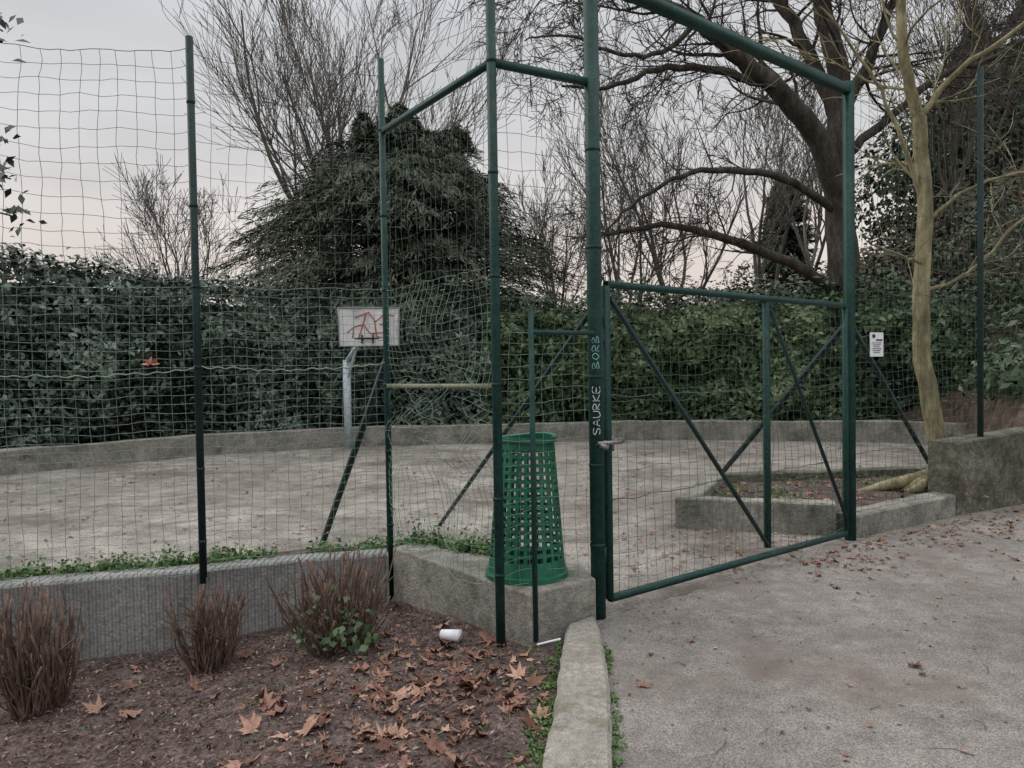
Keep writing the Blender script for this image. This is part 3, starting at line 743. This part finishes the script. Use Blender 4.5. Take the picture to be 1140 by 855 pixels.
for i in range(130):
    t=rr.random(); y=2.3+t*2.2; x=float(np.interp(y,[2.2,3,3.45,4,4.56],[0,.10,.165,.23,.3]))-abs(rr.gauss(0,.06))-.01
    sp.append((x,y,bedz(x,y),rr.uniform(.01,.05),rr.uniform(.01,.04),rr.randint(5,28)))
for i in range(60):
    y=2.6+rr.random()*1.7; x=float(np.interp(y,[2.1,3,3.5,4.1,4.7],[.28,.37,.43,.475,.49]))+abs(rr.gauss(0,.018)); sp.append((x,y,.004,.025,.02,rr.randint(4,14)))
for i in range(60):
    x=rr.uniform(-2.3,0); y=rr.uniform(2.6,4.4); sp.append((x,y,bedz(x,y),.04,.02,rr.randint(3,9)))
weeds('grass_tufts',sp,M['weed'],.010,seed=2)
sp=[(rr.uniform(2.1,2.9),rr.uniform(7.6,8.3),.2,.12,.06,30) for i in range(16)]+[(rr.uniform(3,5),rr.uniform(8.4,9),.2,.1,.06,25) for i in range(14)]
weeds('planter_weeds',sp,M['weed'],.016,seed=3)

# ------------------------------------------------------------------ fallen leaves (palmate outline)
star=[]
for i,(a,r) in enumerate([(-90,.12),(-60,.55),(-35,.38),(-5,.85),(20,.48),(45,.95),(66,.5),(90,1.1),(114,.5),(135,.95),(160,.48),(185,.85),(215,.38),(240,.55)]):
    star.append((math.cos(math.radians(a))*r,math.sin(math.radians(a))*r))
def fallen(name,spots,m,seed):
    rr=random.Random(seed); V=[];F=[];Ti=[]
    for (x,y,z,s,tl) in spots:
        rot=rr.random()*6.283; tx=rr.gauss(0,tl); ty=rr.gauss(0,tl); ca,sa=math.cos(rot),math.sin(rot); curl=rr.uniform(-.1,.8)*s; ti=rr.gauss(.5,.25); b0=len(V)
        V.append((x,y,z+.004)); Ti.append(ti-.15); fr=rr.uniform(1,3); sq=rr.uniform(.5,1)
        for i,(a,c) in enumerate(star):
            a2=a*s*rr.uniform(.78,1.15)*sq; c2=c*s*rr.uniform(.78,1.15); X=a2*ca-c2*sa; Y_=a2*sa+c2*ca
            V.append((x+X,y+Y_,max(z+.002,z+.006+X*tx+Y_*ty+curl*((a2*a2+c2*c2)/(s*s))*.5+rr.gauss(0,.07)*s+s*.16*math.sin(i*fr)))); Ti.append(ti+rr.gauss(0,.08))
        k=len(star)
        for i in range(k): F.append((b0,b0+1+i,b0+1+(i+1)%k))
    return qmesh(name,V,F,m,tint=np.clip(Ti,0,1))
rr=random.Random(12); sp=[]
def bed_ok(x,y):
    yl=5.03+(x+3.45)*.253 if x<-.9 else 5.6-(x+.9)*1.24
    xk=float(np.interp(y,[1.3,2.2,3,3.45,4,4.56],[-.15,0,.10,.165,.23,.3]))
    return y<yl-.05 and x<xk-.03
for i in range(1800):
    if rr.random()<.75: x=rr.gauss(-.5,.42); y=rr.gauss(3.75,.5)
    else: x=rr.uniform(-3.6,0); y=rr.uniform(2.3,5.5)
    if bed_ok(x,y) and len(sp)<480: sp.append((x,y,bedz(x,y)+.006,rr.uniform(.018,.05) if rr.random()<.7 else rr.uniform(.05,.095),.35))
fallen('fallen_leaves',sp,M['leaf'],3)
sp=[]
for i in range(620):
    t=rr.random(); x=2.2+t*6; g=6.70+(x-2.98)*.6; y=g-.03-abs(rr.gauss(0,.45))
    sp.append((x,y,.007,rr.uniform(.010,.05),.2))
for i in range(120): sp.append((rr.uniform(.6,5),rr.uniform(2.4,6.3),.007,rr.uniform(.010,.03),.1))
sp=[s for s in sp if s[1]<4.70+(s[0]-.55)*.8]
sp+=[(2.05,3.95,.007,.06,.1),(.62,3.75,.007,.05,.1),(1.0,4.35,.007,.05,.1),(3.1,4.6,.007,.05,.1),(3.9,6.0,.007,.07,.1)]
for i in range(760):
    x=rr.uniform(-7,6); y=rr.uniform(6.3,14.5)
    if x<5.5+(y-8.6)*.5: sp.append((x,y,.004,rr.uniform(.015,.045),.2))
for i in range(160): sp.append((rr.uniform(2.2,4.8),rr.uniform(7.6,8.9),.20,rr.uniform(.03,.06),.3))
for i in range(220): sp.append((.9+rr.random()*2,5.7+rr.gauss(0,.15)+rr.random()*1.6,.006,rr.uniform(.012,.04),.15))
fallen('fallen_leaves',sp,M['leaf'],4)
sp=[(rr.uniform(7,15),rr.uniform(10,16)) for _ in range(1500)]
sp=[(x,y,hill(x,y)+.05,rr.uniform(.03,.075),.3) for x,y in sp if hill(x,y)>.2]
fallen('fallen_leaves',sp,M['leaf'],6)
me=bpy.data.meshes.new('caught_leaf')
V=[(-2.42,5.19,1.64)]+[(-2.42+c[0]*.065*1.2,5.185+.02*math.sin(i*2),1.64+c[1]*.045) for i,c in enumerate(star)]
me.from_pydata(V,[],[(0,1+i,1+(i+1)%len(star)) for i in range(len(star))]); me.materials.append(mat('red_leaf',[(.45,.2,.16),(.58,.3,.24)],s1=20)); link(bpy.data.objects.new('caught_leaf',me))
n=26000; X=NR.uniform(-3.8,.28,n); Yy=NR.uniform(2.2,5.55,n); keep=[i for i in range(n) if bed_ok(X[i]-.02,Yy[i])]
Pp=[(X[i],Yy[i],bedz(X[i],Yy[i])+.004+abs(NR.normal(0,.006))) for i in keep]; n=len(Pp)
leaves('mulch',Pp,NR.normal(size=(n,3))*.4+np.array([0,0,1]),NR.uniform(.004,.020,n),.35,NR.normal(.45,.27,n),M['chips'],fold=.15)
n=9000; X=NR.uniform(.4,8,n); Yy=NR.uniform(2.3,9.6,n); Pp=[]
for i in range(n):
    g=4.74+(X[i]-.55)*.8 if X[i]<2.98 else 6.7+(X[i]-2.98)*.6
    if Yy[i]<g-.03 and X[i]>.5 and NR.rand()<.12+.88*math.exp(-(g-Yy[i])/.6): Pp.append((X[i],Yy[i],.009))
n=7500; X=NR.uniform(-7,5.5,n); Yy=NR.uniform(5.8,14.5,n)
Pp+=[(X[i],Yy[i],.005) for i in range(n) if fbm(X[i]*.8,Yy[i]*.8)>-.08 and Yy[i]>5.9+(X[i]+.9)*.25 and Yy[i]>4.9+.8*(X[i]-.5)]
n=len(Pp); leaves('debris',Pp,NR.normal(size=(n,3))*.15+np.array([0,0,1]),NR.uniform(.004,.017,n),.4,NR.normal(.28,.2,n),M['chips'],fold=.1)
rr=random.Random(40); b=Buf()
for i in range(75):
    if i<60: x=rr.uniform(-3,.1); y=rr.uniform(2.4,5)
    else: x=rr.uniform(.7,4); y=rr.uniform(2.6,4.8)
    if i<60 and not bed_ok(x,y): continue
    a=rr.random()*3.14; l=rr.uniform(.06,.24); z=bedz(x,y)+.012 if i<60 else .009
    b.tube([(x,y,z),(x+math.cos(a)*l*.5,y+math.sin(a)*l*.5,z+.006),(x+math.cos(a+.2)*l,y+math.sin(a+.2)*l,z)],[.0025,.002,.0012],4)
b.obj('fallen_twigs',M['stem'])

# paper cup
cup=empty('paper_cup'); b=Buf(); cz=bedz(-.4,4.62)+.04
b.tube([(-.455,4.66,cz-.004),(-.45,4.66,cz-.004),(-.34,4.60,cz+.004),(-.338,4.599,cz+.004),(-.345,4.602,cz+.004),(-.44,4.65,cz-.002)],[.0005,.028,.038,.041,.036,.024],18); b.obj('cup_body',M['paper'],True,cup)
b=Buf(); b.beam((.12,4.36,.0),(.25,4.32,.045),.010); b.obj('white_stick',M['paper'])

# foreground evergreen branch reaching into the left edge
rr=random.Random(3); b=Buf()
b.tube([(-3.4,2.7,-.5),(-3.35,2.75,1.0),(-3.2,2.8,2.2),(-3.0,2.9,3.2)],[.05,.045,.035,.02],8)
Pp=[];Nn=[];Ti=[]
for (p,e_) in (((-3.2,2.8,2.2),(-1.95,3.05,2.45)),((-3.0,2.9,3.2),(-1.93,3.0,3.0)),((-3.2,2.8,2.3),(-1.99,3.05,2.6)),((-3.2,2.8,2.1),(-1.93,3.05,2.3))):
    p=np.array(p);e_=np.array(e_); pts=[p+(e_-p)*t+np.array([0,0,.12*math.sin(t*3.1)-.1*t*t]) for t in np.linspace(0,1,9)]
    b.tube(pts,[.008*(1-.8*i/8)+.0015 for i in range(9)],5)
    for _ in range(95):
        t=rr.random()**.6; qq=pts[min(8,int(t*9))]; Pp.append(qq+np.array([rr.gauss(0,.03),rr.gauss(0,.03),rr.gauss(0,.04)])); Nn.append((rr.gauss(0,.6),-.5+rr.gauss(0,.6),.6)); Ti.append(rr.uniform(0,.45))
e=empty('evergreen_shrub'); b.obj('branches',M['bark'],parent=e); leaves('leaves',Pp,Nn,NR.uniform(.014,.03,len(Pp)),.5,Ti,M['hedge'],parent=e)

# ------------------------------------------------------------------ world and sun
w=bpy.data.worlds.new('World'); scene.world=w; w.use_nodes=True; nt=w.node_tree; L=nt.links.new
bg=nt.nodes['Background']; bg.inputs['Strength'].default_value=.1
sky=nd(nt,'ShaderNodeTexSky',sky_type='NISHITA'); sky.sun_disc=False
SE=math.radians(32); SA=math.radians(-75)
sky.sun_elevation=SE; sky.sun_rotation=SA
tc=nd(nt,'ShaderNodeTexCoord'); sx=nd(nt,'ShaderNodeSeparateXYZ'); L(tc.outputs['Generated'],sx.inputs[0])
rp=ramp(nt,[(.76,.635,.56),(.72,.645,.60),(.655,.645,.645),(.60,.615,.645),(1.0,1.0,1.0)],0,.9); L(sx.outputs['Z'],rp.inputs['Fac'])
e=rp.color_ramp.elements; e[1].position=.14; e[2].position=.27; e[3].position=.46; e[4].position=.85
mp=nd(nt,'ShaderNodeMapping'); mp.inputs['Scale'].default_value=(1,1,3.5); L(tc.outputs['Generated'],mp.inputs['Vector'])
nz=nd(nt,'ShaderNodeTexNoise'); nz.inputs['Scale'].default_value=1.8; nz.inputs['Detail'].default_value=5; L(mp.outputs['Vector'],nz.inputs['Vector'])
mr=nd(nt,'ShaderNodeMapRange'); mr.inputs['From Min'].default_value=.3; mr.inputs['From Max'].default_value=.7; mr.inputs['To Min'].default_value=8.9; mr.inputs['To Max'].default_value=12.3; L(nz.outputs['Fac'],mr.inputs['Value'])
zr=nd(nt,'ShaderNodeMapRange'); zr.inputs['From Min'].default_value=.5; zr.inputs['From Max'].default_value=.9; zr.inputs['To Min'].default_value=1.0; zr.inputs['To Max'].default_value=2.1; L(sx.outputs['Z'],zr.inputs['Value'])
mm=nd(nt,'ShaderNodeMath',operation='MULTIPLY'); L(mr.outputs['Result'],mm.inputs[0]); L(zr.outputs['Result'],mm.inputs[1])
vm=nd(nt,'ShaderNodeVectorMath',operation='SCALE'); L(rp.outputs['Color'],vm.inputs[0]); L(mm.outputs[0],vm.inputs['Scale'])
mx=nd(nt,'ShaderNodeMix',data_type='RGBA'); mx.inputs[0].default_value=.92; L(sky.outputs['Color'],mx.inputs[6]); L(vm.outputs[0],mx.inputs[7])
L(mx.outputs[2],bg.inputs['Color'])
sl=bpy.data.lights.new('sun','SUN'); sl.energy=1.2; sl.angle=math.radians(22); sl.color=(1,.93,.86)
so=bpy.data.objects.new('sun',sl); col.objects.link(so)
sdir=Vector((math.sin(SA)*math.cos(SE),math.cos(SA)*math.cos(SE),math.sin(SE)))
so.rotation_euler=(-sdir).to_track_quat('-Z','Y').to_euler()

# ------------------------------------------------------------------ camera
cd=bpy.data.cameras.new('camera'); cd.lens=36*861/1140; cd.sensor_width=36; cd.clip_end=3000; cd.clip_start=.05
co=bpy.data.objects.new('camera',cd); col.objects.link(co)
p=math.radians(1.5); r=.016
Fw=Vector((0,math.cos(p),-math.sin(p))); R0=Vector((1,0,0)); U0=Vector((0,math.sin(p),math.cos(p)))
Rv=R0*math.cos(r)-U0*math.sin(r); Uv=U0*math.cos(r)+R0*math.sin(r)
mw=Matrix((Rv,Uv,-Fw)).transposed().to_4x4(); mw.translation=Vector((0,0,1.6)); co.matrix_world=mw
scene.camera=co
scene.view_settings.view_transform='Standard'; scene.view_settings.look='None'; scene.view_settings.exposure=0
